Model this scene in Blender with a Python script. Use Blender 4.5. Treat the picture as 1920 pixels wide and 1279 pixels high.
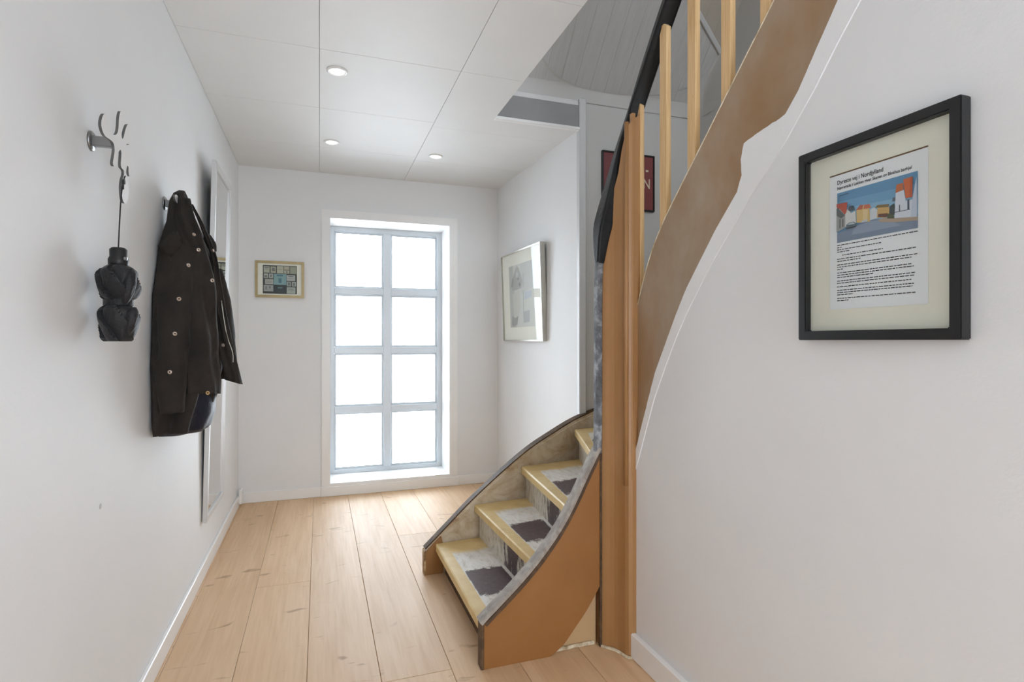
import bpy, bmesh, math, random
from mathutils import Vector, noise
R = math.radians
random.seed(7)
scene = bpy.context.scene
COL = scene.collection
for o in list(bpy.data.objects):
    bpy.data.objects.remove(o)

# ------------------------------------------------------------------ camera
cam_d = bpy.data.cameras.new('camera')
cam_d.sensor_width = 36.0
cam_d.lens = 1045 / 1920 * 36
cam_d.clip_start = 0.02
cam = bpy.data.objects.new('camera', cam_d)
cam.location = (0, 0, 1.105)
cam.rotation_euler = (R(90), 0, R(-19.06))
COL.objects.link(cam)
scene.camera = cam

# ------------------------------------------------------------------ sky, light, exposure
world = bpy.data.worlds.new('overcast_sky')
scene.world = world
world.use_nodes = True
bg = world.node_tree.nodes['Background']
bg.inputs[0].default_value = (0.857, 0.935, 1.03, 1)
bg.inputs[1].default_value = 13.0

def portal(name, loc, rot, sx, sy):
    l = bpy.data.lights.new(name, 'AREA')
    l.shape = 'RECTANGLE'
    l.size, l.size_y = sx, sy
    l.cycles.is_portal = True
    o = bpy.data.objects.new(name, l)
    o.location, o.rotation_euler = loc, rot
    COL.objects.link(o)
portal('window_portal', (0.5, 4.62, 1.035), (R(-90), 0, 0), 0.98, 2.0)
portal('rear_fill_portal', (0.75, -1.72, 1.08), (R(90), 0, 0), 0.55, 2.2)  # added opening behind the camera, there only to let in fill light
portal('loft_fill_portal', (1.55, -1.72, 3.35), (R(90), 0, 0), 1.05, 1.2)  # added unseen opening upstairs, brightens the stairwell

vs = scene.view_settings
vs.view_transform = 'Standard'
vs.look = 'None'
vs.exposure = -0.05
vs.gamma = 1.0
vs.use_curve_mapping = False
scene.cycles.max_bounces = 14
scene.cycles.diffuse_bounces = 8
scene.cycles.glossy_bounces = 5
scene.cycles.transparent_max_bounces = 12
scene.cycles.sample_clamp_indirect = 8

# ------------------------------------------------------------------ materials
def lin(c):
    return tuple((x / 255 / 12.92) if x / 255 <= 0.04045 else ((x / 255 + 0.055) / 1.055) ** 2.4 for x in c)

class NT:
    def __init__(s, name):
        s.m = bpy.data.materials.new(name)
        s.m.use_nodes = True
        s.t = s.m.node_tree
        s.b = s.t.nodes['Principled BSDF']
        s.out = s.t.nodes['Material Output']
    def n(s, typ, **kw):
        x = s.t.nodes.new(typ)
        for k, v in kw.items():
            setattr(x, k, v)
        return x
    def l(s, a, b):
        s.t.links.new(a, b)
    def ramp(s, fac, stops):
        r = s.n('ShaderNodeValToRGB')
        el = r.color_ramp.elements
        while len(el) < len(stops):
            el.new(0.5)
        for e, (p, c) in zip(el, stops):
            e.position = p
            e.color = (*c, 1) if len(c) == 3 else c
        s.l(fac, r.inputs[0])
        return r.outputs[0]
    def noise(s, vec, scale, detail=4, rough=.55, dist=0):
        n = s.n('ShaderNodeTexNoise')
        n.inputs['Scale'].default_value = scale
        n.inputs['Detail'].default_value = detail
        n.inputs['Roughness'].default_value = rough
        n.inputs['Distortion'].default_value = dist
        if vec is not None:
            s.l(vec, n.inputs['Vector'])
        return n.outputs['Fac']
    def mapping(s, vec, scale=(1, 1, 1), loc=(0, 0, 0)):
        m = s.n('ShaderNodeMapping')
        m.inputs['Scale'].default_value = scale
        m.inputs['Location'].default_value = loc
        s.l(vec, m.inputs[0])
        return m.outputs[0]
    def mix(s, fac, a, b):
        m = s.n('ShaderNodeMix', data_type='RGBA')
        if isinstance(fac, (int, float)):
            m.inputs[0].default_value = fac
        else:
            s.l(fac, m.inputs[0])
        for i, v in ((6, a), (7, b)):
            if isinstance(v, tuple):
                m.inputs[i].default_value = (*v, 1)
            else:
                s.l(v, m.inputs[i])
        return m.outputs[2]
    def math(s, op, a, b=None, clamp=False):
        m = s.n('ShaderNodeMath', operation=op, use_clamp=clamp)
        for i, v in ((0, a), (1, b)):
            if v is None:
                continue
            if isinstance(v, (int, float)):
                m.inputs[i].default_value = v
            else:
                s.l(v, m.inputs[i])
        return m.outputs[0]
    def bump(s, h, strength=.2, dist=.01):
        b = s.n('ShaderNodeBump')
        b.inputs['Strength'].default_value = strength
        b.inputs['Distance'].default_value = dist
        s.l(h, b.inputs['Height'])
        s.l(b.outputs[0], s.b.inputs['Normal'])
    def pos(s):
        return s.n('ShaderNodeNewGeometry').outputs['Position']
    def obj(s):
        return s.n('ShaderNodeTexCoord').outputs['Object']
    def uv(s):
        return s.n('ShaderNodeTexCoord').outputs['UV']

def plain(name, rgb, rough=.5, metal=0.0, var=.06, scale=6, bump=0.0, bscale=80, coat=0, spec=.5):
    t = NT(name)
    c = lin(rgb)
    f = t.noise(t.pos(), scale)
    t.l(t.ramp(f, [(.3, tuple(x * (1 - var) for x in c)), (.7, tuple(min(1, x * (1 + var)) for x in c))]), t.b.inputs['Base Color'])
    t.b.inputs['Roughness'].default_value = rough
    t.b.inputs['Metallic'].default_value = metal
    t.b.inputs['Coat Weight'].default_value = coat
    t.b.inputs['Specular IOR Level'].default_value = spec
    if bump:
        t.bump(t.noise(t.pos(), bscale, 3), bump, .004)
    return t.m

MAT = {}
def wall_mat(name, rgb, bump=.18):
    t = NT(name)
    c = lin(rgb)
    f = t.noise(t.pos(), 1.3, 5)
    t.l(t.ramp(f, [(.25, tuple(x * .96 for x in c)), (.75, tuple(min(1, x * 1.03) for x in c))]), t.b.inputs['Base Color'])
    t.b.inputs['Roughness'].default_value = .6
    h = t.math('ADD', t.math('MULTIPLY', t.noise(t.pos(), 9, 4), .8), t.math('MULTIPLY', t.noise(t.pos(), 140, 2), .25))
    t.bump(h, bump, .006)
    return t.m
MAT['wall'] = wall_mat('white_plaster', (231, 232, 233))
MAT['plaster'] = wall_mat('fresh_white_filler', (238, 239, 240), .5)
MAT['ceil'] = plain('white_ceiling_board', (225, 225, 224), .55, var=.012)
MAT['ceil_back'] = plain('ceiling_backing', (150, 150, 150), .8)
MAT['trim'] = plain('white_gloss_paint', (238, 238, 237), .3, var=.015)
MAT['upvc'] = plain('white_window_frame', (206, 212, 217), .28, var=.01)
MAT['grey_trim'] = plain('light_grey_trim', (205, 206, 207), .4, var=.02)
MAT['fascia'] = plain('stairwell_grey_paint', (216, 216, 215), .55, var=.03)
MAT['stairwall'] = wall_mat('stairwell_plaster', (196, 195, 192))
MAT['taupe'] = plain('taupe_roof_board', (178, 170, 158), .6, var=.05)

def floor_mat():
    t = NT('oak_plank')
    rnd = t.n('ShaderNodeObjectInfo').outputs['Random']
    off = t.n('ShaderNodeCombineXYZ')
    t.l(t.math('MULTIPLY', rnd, 37.0), off.inputs[0])
    t.l(t.math('MULTIPLY', rnd, 91.0), off.inputs[1])
    v = t.n('ShaderNodeVectorMath', operation='ADD')
    t.l(t.pos(), v.inputs[0]); t.l(off.outputs[0], v.inputs[1])
    p = v.outputs[0]
    grain = t.noise(t.mapping(p, (26, 1.1, 1)), 2.2, 7, .62, .6)
    broad = t.noise(t.mapping(p, (5, .8, 1)), 1.6, 4, .5, .8)
    a = t.ramp(grain, [(.25, lin((198, 160, 120))), (.5, lin((218, 184, 146))), (.8, lin((230, 202, 168)))])
    b = t.ramp(broad, [(.3, lin((202, 164, 124))), (.75, lin((232, 202, 166)))])
    c = t.mix(.5, a, b)
    kn = t.noise(t.mapping(p, (3.2, 7.5, 1)), 1.7, 2, .4, 1.5)
    k = t.ramp(kn, [(.67, (0, 0, 0)), (.76, (1, 1, 1))])
    c = t.mix(t.math('MULTIPLY', k, .55), c, lin((140, 98, 62)))
    hs = t.n('ShaderNodeHueSaturation')
    t.l(c, hs.inputs['Color'])
    t.l(t.math('ADD', t.math('MULTIPLY', rnd, .16), .92), hs.inputs['Value'])
    t.l(hs.outputs[0], t.b.inputs['Base Color'])
    t.l(t.ramp(grain, [(.2, (.58,) * 3), (.8, (.48,) * 3)]), t.b.inputs['Roughness'])
    t.bump(grain, .06, .002)
    return t.m
MAT['floor'] = floor_mat()
MAT['subfloor'] = plain('dark_subfloor', (92, 66, 44), .8)

def brown_mat(name, base, alt, amt=(.35, .7), rough=.42):
    t = NT(name)
    f = t.noise(t.mapping(t.pos(), (1, 1, .6)), 3.0, 5, .6, .3)
    c = t.ramp(f, [(amt[0], lin(base)), (amt[1], lin(alt))])
    sc = t.noise(t.mapping(t.pos(), (22, 22, 9)), 3.0, 3, .5)
    k = t.ramp(sc, [(.76, (0, 0, 0)), (.79, (1, 1, 1))])
    c = t.mix(t.math('MULTIPLY', k, .5), c, lin((214, 190, 156)))
    t.l(c, t.b.inputs['Base Color'])
    t.b.inputs['Roughness'].default_value = rough
    t.bump(t.noise(t.mapping(t.pos(), (60, 60, 4)), 2, 4), .05, .003)
    return t.m
MAT['brown'] = brown_mat('brown_stair_paint', (142, 94, 44), (154, 106, 56))
MAT['brown2'] = brown_mat('ochre_newel_paint', (158, 114, 68), (170, 128, 86))
MAT['taupe_str'] = brown_mat('scuffed_taupe_brown_paint', (154, 120, 84), (170, 152, 130), (.38, .64))
MAT['recess'] = brown_mat('pale_tan_panel_paint', (190, 158, 116), (200, 170, 132))
def pine_mat():
    t = NT('raw_pine')
    g = t.noise(t.mapping(t.obj(), (90, 90, 3)), 2, 6, .6, .5)
    c = t.ramp(g, [(.25, lin((206, 166, 112))), (.55, lin((226, 192, 142))), (.85, lin((234, 206, 162)))])
    kn = t.ramp(t.noise(t.mapping(t.pos(), (20, 20, 8)), 2.2, 2), [(.74, (0, 0, 0)), (.79, (1, 1, 1))])
    c = t.mix(t.math('MULTIPLY', kn, .7), c, lin((150, 100, 60)))
    t.l(c, t.b.inputs['Base Color'])
    t.b.inputs['Roughness'].default_value = .6
    return t.m
MAT['pine'] = pine_mat()

def worn_stringer():
    t = NT('stripped_stringer_paint')
    f = t.noise(t.mapping(t.pos(), (1, 1, 1.6)), 7, 7, .68, .9)
    c = t.ramp(f, [(.24, lin((150, 120, 86))), (.38, lin((192, 170, 138))), (.55, lin((214, 202, 180))), (.8, lin((228, 220, 208)))])
    t.l(c, t.b.inputs['Base Color'])
    t.b.inputs['Roughness'].default_value = .6
    t.bump(f, .35, .004)
    return t.m
MAT['worn'] = worn_stringer()

def worn_cap(name, a, b, c_):
    t = NT(name)
    f = t.noise(t.mapping(t.pos(), (9, 9, 7)), 3, 6, .6, .4)
    t.l(t.ramp(f, [(.36, lin(a)), (.52, lin(b)), (.66, lin(c_))]), t.b.inputs['Base Color'])
    t.b.inputs['Roughness'].default_value = .6
    t.bump(f, .3, .003)
    return t.m
MAT['cap'] = worn_cap('worn_grey_cap_paint', (138, 129, 121), (160, 152, 143), (178, 170, 160))
MAT['cap_dark'] = worn_cap('worn_charcoal_cap_paint', (74, 76, 80), (104, 107, 112), (158, 162, 166))
MAT['edge_dark'] = worn_cap('dark_brown_edge_paint_and_shade', (66, 48, 32), (84, 62, 42), (104, 78, 52))  # brown edge paint, also the painted shade on the first riser
MAT['edge_tan'] = worn_cap('chipped_tan_edge', (96, 70, 44), (166, 132, 88), (214, 190, 150))

def tread_mat(name, patch0, patch1):
    t = NT(name)
    sep = t.n('ShaderNodeSeparateXYZ')
    t.l(t.uv(), sep.inputs[0])
    u, v = sep.outputs[0], sep.outputs[1]
    wob = t.math('MULTIPLY', t.math('SUBTRACT', t.noise(t.pos(), 26, 5, .7), .5), .16)
    wob2 = t.math('MULTIPLY', t.math('SUBTRACT', t.noise(t.pos(), 9, 4, .6), .5), .1)
    uw = t.math('ADD', u, wob)
    tan = t.ramp(t.noise(t.pos(), 14, 5), [(.3, lin((208, 178, 118))), (.7, lin((224, 200, 146)))])
    wn = t.noise(t.mapping(t.pos(), (14, 5, 8)), 3, 6, .7, .5)
    white = t.ramp(wn, [(.28, lin((188, 178, 162))), (.5, lin((222, 219, 213))), (.75, lin((234, 233, 230)))])
    dn = t.noise(t.pos(), 60, 4, .7)
    dark = t.ramp(dn, [(.3, lin((50, 32, 36))), (.62, lin((78, 52, 54))), (.76, lin((128, 112, 108)))])
    def win(x, lo, hi, soft):
        a = t.math('DIVIDE', t.math('SUBTRACT', x, lo), soft, True)
        b = t.math('DIVIDE', t.math('SUBTRACT', hi, x), soft, True)
        return t.math('MULTIPLY', a, b)
    fw = t.math('MULTIPLY', win(t.math('ADD', u, wob2), .16, 2.0, .05), win(v, .21, 2.0, .015))
    c = t.mix(fw, tan, white)
    fd = t.math('MULTIPLY', win(uw, patch0, patch1, .02), win(t.math('ADD', v, t.math('MULTIPLY', wob, .3)), .225, .97, .02))
    c = t.mix(fd, c, dark)
    t.l(c, t.b.inputs['Base Color'])
    t.b.inputs['Roughness'].default_value = .45
    t.bump(wn, .15, .003)
    return t.m
TREADS = [tread_mat('stripped_tread_paint_%d' % i, a, b) for i, (a, b) in enumerate([(.44, .76), (.42, .72), (.46, .74), (.4, .8)])]

def riser_mat():
    t = NT('stripped_riser_paint')
    sep = t.n('ShaderNodeSeparateXYZ')
    t.l(t.uv(), sep.inputs[0])
    wn = t.noise(t.mapping(t.pos(), (10, 10, 5)), 4, 6, .7, .6)
    white = t.ramp(wn, [(.3, lin((150, 136, 112))), (.5, lin((206, 200, 188))), (.75, lin((224, 222, 216)))])
    uu = t.math('ADD', sep.outputs[0], t.math('MULTIPLY', t.math('SUBTRACT', t.noise(t.mapping(t.pos(), (12, 12, 3)), 3, 5, .7), .5), .7))
    a = t.math('DIVIDE', t.math('SUBTRACT', uu, .45), .05, True)
    b = t.math('DIVIDE', t.math('SUBTRACT', .72, uu), .05, True)
    t.l(t.mix(t.math('MULTIPLY', a, b), white, lin((66, 46, 48))), t.b.inputs['Base Color'])
    t.b.inputs['Roughness'].default_value = .5
    t.bump(wn, .2, .003)
    return t.m
MAT['riser'] = riser_mat()

def board_mat():
    t = NT('grey_roof_board')
    g = t.noise(t.mapping(t.pos(), (30, 3, 3)), 2, 5, .6)
    t.l(t.ramp(g, [(.3, lin((186, 186, 185))), (.7, lin((196, 196, 195)))]), t.b.inputs['Base Color'])
    t.b.inputs['Roughness'].default_value = .55
    return t.m
MAT['board'] = board_mat()

def cloth_mat(name, a, b, rough=.8, scale=300, sheen=.04):
    t = NT(name)
    f = t.noise(t.pos(), 8, 5)
    t.l(t.ramp(f, [(.3, lin(a)), (.7, lin(b))]), t.b.inputs['Base Color'])
    t.b.inputs['Roughness'].default_value = rough
    t.b.inputs['Sheen Weight'].default_value = sheen
    t.b.inputs['Specular IOR Level'].default_value = .3
    t.bump(t.math('ADD', t.noise(t.pos(), scale, 2), t.math('MULTIPLY', t.noise(t.pos(), 22, 4, .6, 1.0), 2.0)), .35, .004)
    return t.m
MAT['jacket'] = cloth_mat('charcoal_waxed_cotton', (32, 28, 26), (50, 44, 39), .8)
MAT['lining'] = cloth_mat('navy_lining', (18, 20, 32), (30, 34, 54), .45)
MAT['umb'] = cloth_mat('black_nylon', (26, 26, 28), (40, 40, 42), .55, 200, .1)
MAT['rail'] = cloth_mat('black_rail_wrap', (14, 15, 16), (24, 25, 27), .5, 60, .05)
MAT['black'] = plain('black_lacquer', (24, 24, 25), .38, var=.1)
MAT['black_plastic'] = plain('black_plastic', (24, 24, 25), .45)
MAT['steel'] = plain('brushed_steel', (150, 150, 150), .3, 1.0, .04)
MAT['steel_dark'] = plain('dull_steel_edge', (96, 96, 96), .5, .3)
MAT['gasket'] = plain('grey_rubber_gasket', (84, 88, 92), .7)
MAT['zip'] = plain('zip_metal', (186, 180, 168), .35, 1.0)
MAT['brass'] = plain('brass_stud', (216, 188, 148), .3, .9)
MAT['copper'] = plain('pale_copper_stud', (214, 196, 182), .35, .6)
MAT['hook_white'] = plain('white_enamel_hook', (228, 228, 228), .4, var=.01)
MAT['silver'] = plain('silver_frame', (196, 194, 186), .25, .85, .05)
MAT['alu'] = plain('satin_aluminium', (214, 214, 214), .35, .5, .02)
MAT['gold'] = plain('muted_gold_frame', (172, 154, 112), .38, .35, .1, 30)
MAT['mat_cream'] = plain('cream_mat_board', (230, 227, 212), .8, var=.02)
MAT['mat_ivory'] = plain('ivory_mat_board', (242, 239, 228), .8, var=.02)
MAT['paper'] = plain('white_paper', (228, 230, 232), .7, var=.01)
MAT['ink'] = plain('black_ink', (44, 44, 46), .8)
MAT['ink_red'] = plain('brown_rule_ink', (110, 84, 58), .8)
MAT['poster_ink'] = plain('pale_lettering', (214, 200, 176), .7)
MAT['plug'] = plain('grey_wall_plug', (198, 198, 198), .7)
MAT['bead'] = worn_cap('cream_filler_bead', (170, 150, 120), (214, 200, 172), (232, 224, 206))

def mirror_mat():
    t = NT('mirror_silvering')
    f = t.noise(t.pos(), 2)
    t.l(t.ramp(f, [(.3, (.80, .81, .81)), (.7, (.83, .84, .84))]), t.b.inputs['Base Color'])
    t.b.inputs['Metallic'].default_value = 1
    t.b.inputs['Roughness'].default_value = .04
    return t.m
MAT['mirror'] = mirror_mat()

def glass_mat(name, refl):
    t = NT(name)
    tr = t.n('ShaderNodeBsdfTransparent')
    tr.inputs[0].default_value = (.97, .98, .98, 1)
    gl = t.n('ShaderNodeBsdfGlossy')
    gl.inputs['Roughness'].default_value = .03
    fr = t.n('ShaderNodeFresnel')
    fr.inputs[0].default_value = 1.45
    mx = t.n('ShaderNodeMixShader')
    t.l(t.math('MULTIPLY', fr.outputs[0], refl), mx.inputs[0])
    t.l(tr.outputs[0], mx.inputs[1]); t.l(gl.outputs[0], mx.inputs[2])
    t.l(mx.outputs[0], t.out.inputs[0])
    return t.m
MAT['pane'] = glass_mat('window_pane_glass', .8)
MAT['pic_glass'] = glass_mat('picture_glass', .06)

def emit_mat(name, col, st):
    t = NT(name)
    t.b.inputs['Base Color'].default_value = (.9, .9, .9, 1)
    t.b.inputs['Emission Color'].default_value = (*col, 1)
    t.b.inputs['Emission Strength'].default_value = st
    return t.m
MAT['lens'] = emit_mat('lit_lamp_lens', (1, .97, .92), 6)

def print_mat():
    t = NT('printed_ink')
    a = t.n('ShaderNodeVertexColor')
    a.layer_name = 'Col'
    f = t.noise(t.pos(), 260, 3, .6)
    t.l(t.mix(t.math('MULTIPLY', f, .16), a.outputs[0], (.45, .45, .45)), t.b.inputs['Base Color'])
    t.b.inputs['Roughness'].default_value = .6
    return t.m
MAT['print'] = print_mat()

# ------------------------------------------------------------------ mesh helpers
def link(name, me, mat=None, parent=None, loc=(0, 0, 0), rot=(0, 0, 0), smooth=False):
    if mat is not None and len(me.materials) == 0:
        me.materials.append(MAT[mat] if isinstance(mat, str) else mat)
    if smooth:
        me.polygons.foreach_set('use_smooth', [True] * len(me.polygons))
    o = bpy.data.objects.new(name, me)
    o.location, o.rotation_euler = loc, rot
    COL.objects.link(o)
    if parent is not None:
        o.parent = parent
    return o

def mesh(name, verts, faces):
    me = bpy.data.meshes.new(name)
    me.from_pydata([tuple(v) for v in verts], [], faces)
    bm = bmesh.new(); bm.from_mesh(me)
    bmesh.ops.recalc_face_normals(bm, faces=bm.faces)
    bm.to_mesh(me); bm.free()
    return me

def box(name, x0, x1, y0, y1, z0, z1, bevel=0.0, seg=1):
    bm = bmesh.new()
    bmesh.ops.create_cube(bm, size=1)
    for v in bm.verts:
        v.co = ((x0 + x1) / 2 + v.co.x * (x1 - x0), (y0 + y1) / 2 + v.co.y * (y1 - y0), (z0 + z1) / 2 + v.co.z * (z1 - z0))
    if bevel:
        bmesh.ops.bevel(bm, geom=bm.edges[:], offset=bevel, segments=seg, affect='EDGES', clamp_overlap=True)
    me = bpy.data.meshes.new(name)
    bm.to_mesh(me); bm.free()
    return me

def prism(name, pts, axis, a0, a1, bevel=0.0):
    """extrude a 2-D outline along an axis; pts are (y,z) for X, (x,z) for Y, (x,y) for Z"""
    def co(p, a):
        return (a, p[0], p[1]) if axis == 'X' else (p[0], a, p[1]) if axis == 'Y' else (p[0], p[1], a)
    n = len(pts)
    vs_ = [co(p, a0) for p in pts] + [co(p, a1) for p in pts]
    fs = [tuple(range(n)), tuple(range(2 * n - 1, n - 1, -1))] + [(i, (i + 1) % n, (i + 1) % n + n, i + n) for i in range(n)]
    me = mesh(name, vs_, fs)
    if bevel:
        bm = bmesh.new(); bm.from_mesh(me)
        es = [e for e in bm.edges if e.calc_face_angle(0) > .6]
        bmesh.ops.bevel(bm, geom=es, offset=bevel, segments=2, affect='EDGES', clamp_overlap=True)
        bm.to_mesh(me); bm.free()
    return me

def ring(name, o, i, y0, y1, bevel=0.0):
    """rectangular ring in the XZ plane; o / i = (x0, x1, z0, z1)"""
    vs_ = []
    for y in (y0, y1):
        for r in (o, i):
            vs_ += [(r[0], y, r[2]), (r[1], y, r[2]), (r[1], y, r[3]), (r[0], y, r[3])]
    fs = []
    for k in range(4):
        j = (k + 1) % 4
        fs += [(k, j, 4 + j, 4 + k), (8 + k, 12 + k, 12 + j, 8 + j), (k, 8 + k, 8 + j, j), (4 + k, 4 + j, 12 + j, 12 + k)]
    me = mesh(name, vs_, fs)
    if bevel:
        bm = bmesh.new(); bm.from_mesh(me)
        es = [e for e in bm.edges if e.calc_face_angle(0) > .6]
        bmesh.ops.bevel(bm, geom=es, offset=bevel, segments=2, affect='EDGES', clamp_overlap=True)
        bm.to_mesh(me); bm.free()
    return me

def smooth_path(pts, n=6):
    P = [Vector(p) for p in pts]
    out = []
    for i in range(len(P) - 1):
        p0, p1, p2, p3 = P[max(i - 1, 0)], P[i], P[i + 1], P[min(i + 2, len(P) - 1)]
        for k in range(n):
            t = k / n
            out.append(.5 * ((2 * p1) + (p2 - p0) * t + (2 * p0 - 5 * p1 + 4 * p2 - p3) * t * t + (3 * p1 - p0 - 3 * p2 + p3) * t ** 3))
    out.append(P[-1])
    return out

def sweep(name, path, section, side, cap=True):
    """sweep closed 2-D section (a along side vector, b along normal) down a path; side: vector or list, section may be list per point"""
    path = [Vector(p) for p in path]
    n = len(path)
    vs_, fs = [], []
    for i, p in enumerate(path):
        t = (path[min(i + 1, n - 1)] - path[max(i - 1, 0)]).normalized()
        s = Vector(side[i] if isinstance(side, list) else side)
        s = (s - t * s.dot(t)).normalized()
        b = t.cross(s)
        sec = section[i] if isinstance(section[0], list) else section
        m = len(sec)
        for (a, c) in sec:
            vs_.append(p + s * a + b * c)
    for i in range(n - 1):
        for k in range(m):
            j = (k + 1) % m
            fs.append((i * m + k, i * m + j, (i + 1) * m + j, (i + 1) * m + k))
    if cap:
        fs += [tuple(range(m)), tuple(range((n - 1) * m, n * m))]
    return mesh(name, vs_, fs)

def rect_sec(a, b, r=.0):
    if not r:
        return [(-a, -b), (a, -b), (a, b), (-a, b)]
    out = []
    for cx, cy, a0 in ((a - r, b - r, 0), (-a + r, b - r, 90), (-a + r, -b + r, 180), (a - r, -b + r, 270)):
        for k in range(4):
            g = R(a0 + 30 * k)
            out.append((cx + r * math.cos(g), cy + r * math.sin(g)))
    return out
def circ(r, n=10):
    return [(r * math.cos(2 * math.pi * k / n), r * math.sin(2 * math.pi * k / n)) for k in range(n)]

def lathe(name, prof, n=28, closed=False):
    """prof: list of (r, z) round Z"""
    vs_, fs = [], []
    m = len(prof)
    for k in range(n):
        a = 2 * math.pi * k / n
        for r, z in prof:
            vs_.append((r * math.cos(a), r * math.sin(a), z))
    for k in range(n):
        k2 = (k + 1) % n
        for j in range(m if closed else m - 1):
            j2 = (j + 1) % m
            fs.append((k * m + j, k2 * m + j, k2 * m + j2, k * m + j2))
    me = mesh(name, vs_, fs)
    bm = bmesh.new(); bm.from_mesh(me)
    bmesh.ops.remove_doubles(bm, verts=bm.verts, dist=1e-5)
    bmesh.ops.recalc_face_normals(bm, faces=bm.faces)
    bm.to_mesh(me); bm.free()
    return me

def empty(name, loc=(0, 0, 0), rot=(0, 0, 0)):
    o = bpy.data.objects.new(name, None)
    o.empty_display_size = .05
    o.location, o.rotation_euler = loc, rot
    COL.objects.link(o)
    return o
def tag(o, label, cat, group=None):
    o['label'], o['category'] = label, cat
    if group:
        o['group'] = group
    return o
def struct(o, label=None):
    o['kind'] = 'structure'
    if label:
        o['label'] = label
    return o

# ------------------------------------------------------------------ setting
XL, YF, ZC, YB = -0.52, 4.185, 2.30, -1.60

# floor and planks
floor = struct(link('floor', box('floor', XL - .1, 2.3, YB - .1, YF + .05, -.1, -.014), 'subfloor'), 'pale oak plank floor of the hall')
xs = [-.729 + .23 * k for k in range(0, 14)]
joint = {0: [.4, 2.9], 1: [-.6, 1.6], 2: [.35, 2.73], 3: [-.9, 1.45], 4: [-.25, 1.84], 5: [.9, 3.2], 6: [.1, 2.5], 7: [.7, 3.0], 8: [.3, 2.6], 9: [1.1, 3.3], 10: [.5, 2.9], 11: [1.2, 3.1], 12: [.3, 2.4]}
g = .0006
for c in range(13):
    x0, x1 = max(xs[c], XL), min(xs[c + 1], 2.25)
    if x1 - x0 < .01:
        continue
    ys = [YB] + joint[c] + [YF]
    for a, b in zip(ys, ys[1:]):
        link('plank', box('plank', x0 + g, x1 - g, a + g, b - g, -.014, 0, .0012), 'floor', floor)

# ceiling with boards round the stair opening
ceiling = struct(link('ceiling', prism('ceiling', [(XL - .1, YB - .1), (1.06, YB - .1), (1.06, .25), (.895, .25), (.895, 2.86), (1.42, 2.86), (1.42, YF + .05), (XL - .1, YF + .05)], 'Z', ZC + .012, 2.44), 'ceil_back'), 'white boarded ceiling with fine seams')
ye = [YB, -1.25, -.64, -.03, .58, 1.19, 1.80, 2.41, 3.02, 3.63, YF]
g = .0008
for a, b in zip(ye, ye[1:]):
    for x0, x1 in ((XL, 0.0), (0.0, .594)):
        link('ceiling_panel', box('ceiling_panel', x0 + g, x1 - g, a + g, b - g, ZC, ZC + .012, .001), 'ceil', ceiling)
for a, b, x1 in ((YB, -.64, 1.05), (-.64, .25, 1.05), (.25, 1.19, .89), (1.19, 1.80, .89), (1.80, 2.41, .89)):
    link('ceiling_panel', box('ceiling_panel', .594 + g, x1, a + g, b - g, ZC, ZC + .012, .001), 'ceil', ceiling)
link('ceiling_panel', prism('ceiling_panel', [(.594 + g, 2.41 + g), (.89, 2.41 + g), (.89, 2.86), (1.40, 2.86), (1.39, 3.08 - g), (.594 + g, 3.08 - g)], 'Z', ZC, ZC + .012), 'ceil', ceiling)
link('ceiling_panel', box('ceiling_panel', .594 + g, 1.39, 3.08 + g, 3.69 - g, ZC, ZC + .012, .001), 'ceil', ceiling)
link('ceiling_panel', box('ceiling_panel', .594 + g, 1.38, 3.69 + g, YF, ZC, ZC + .012, .001), 'ceil', ceiling)

# walls
wl = struct(link('wall_left', box('wall_left', XL - .1, XL, YB - .1, YF + .1, -.1, ZC + .1), 'wall'), 'white plaster wall with coat hooks')
link('wall_plug', lathe('wall_plug', [(0, .0015), (.006, .0012), (.0075, 0), (.0075, -.001)], 16), 'plug', wl, (XL, 1.66, .69), (0, R(90), 0))
struct(link('wall_far', ring('wall_far', (XL - .1, 1.45, -.1, ZC + .1), (.068, .941, .085, 1.986), YF, YF + .33), 'wall'), 'white far wall round the tall window')
struct(link('wall_passage', prism('wall_passage', [(1.325, YF + .02), (1.388, 2.875), (1.43, 2.875), (1.45, YF + .02)], 'Z', -.05, ZC + .02), 'wall'), 'white side wall beyond the stairs')
struct(link('wall_rear', ring('wall_rear', (XL - .1, 2.3, -.1, 2.44), (.50, 1.0, -.02, 2.10), YB - .1, YB), 'wall'))  # the gap in this wall is added for fill light

# near right wall, its top follows the stair stringer
low = [(1.785, .52), (1.751, .597), (1.698, .731), (1.631, .888), (1.584, .998), (1.524, 1.096), (1.468, 1.187), (1.415, 1.265), (1.341, 1.351), (1.284, 1.417), (1.2, 1.5), (1.184, 1.538), (1.186, 1.581), (1.176, 1.619), (1.133, 1.629), (1.039, 1.643), (1.0, 1.684), (.956, 1.749), (.922, 1.796), (.896, 1.833), (.80, 1.93), (.66, 2.07), (.50, 2.23), (.42, 2.32)]
def ragged(pts, step=.012, amp=.005, seed=3):
    out = []
    for (a, b) in zip(pts, pts[1:]):
        d = math.hypot(b[0] - a[0], b[1] - a[1])
        k = max(1, int(d / step))
        for i in range(k):
            t = i / k
            y, z = a[0] + (b[0] - a[0]) * t, a[1] + (b[1] - a[1]) * t
            h = noise.noise(Vector((y * 38, z * 38, seed))) * amp + noise.noise(Vector((y * 110, z * 110, seed))) * amp * .45
            out.append((y - h * .7, z + h * .7))
    out.append(pts[-1])
    return out
lowr = ragged(low)
wr = struct(link('wall_right', prism('wall_right', [(YB, -.02), (1.785, -.02)] + lowr + [(YB, 2.32)], 'X', 1.046, 1.10), 'wall'), 'white plaster wall under the stair stringer')
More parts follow.
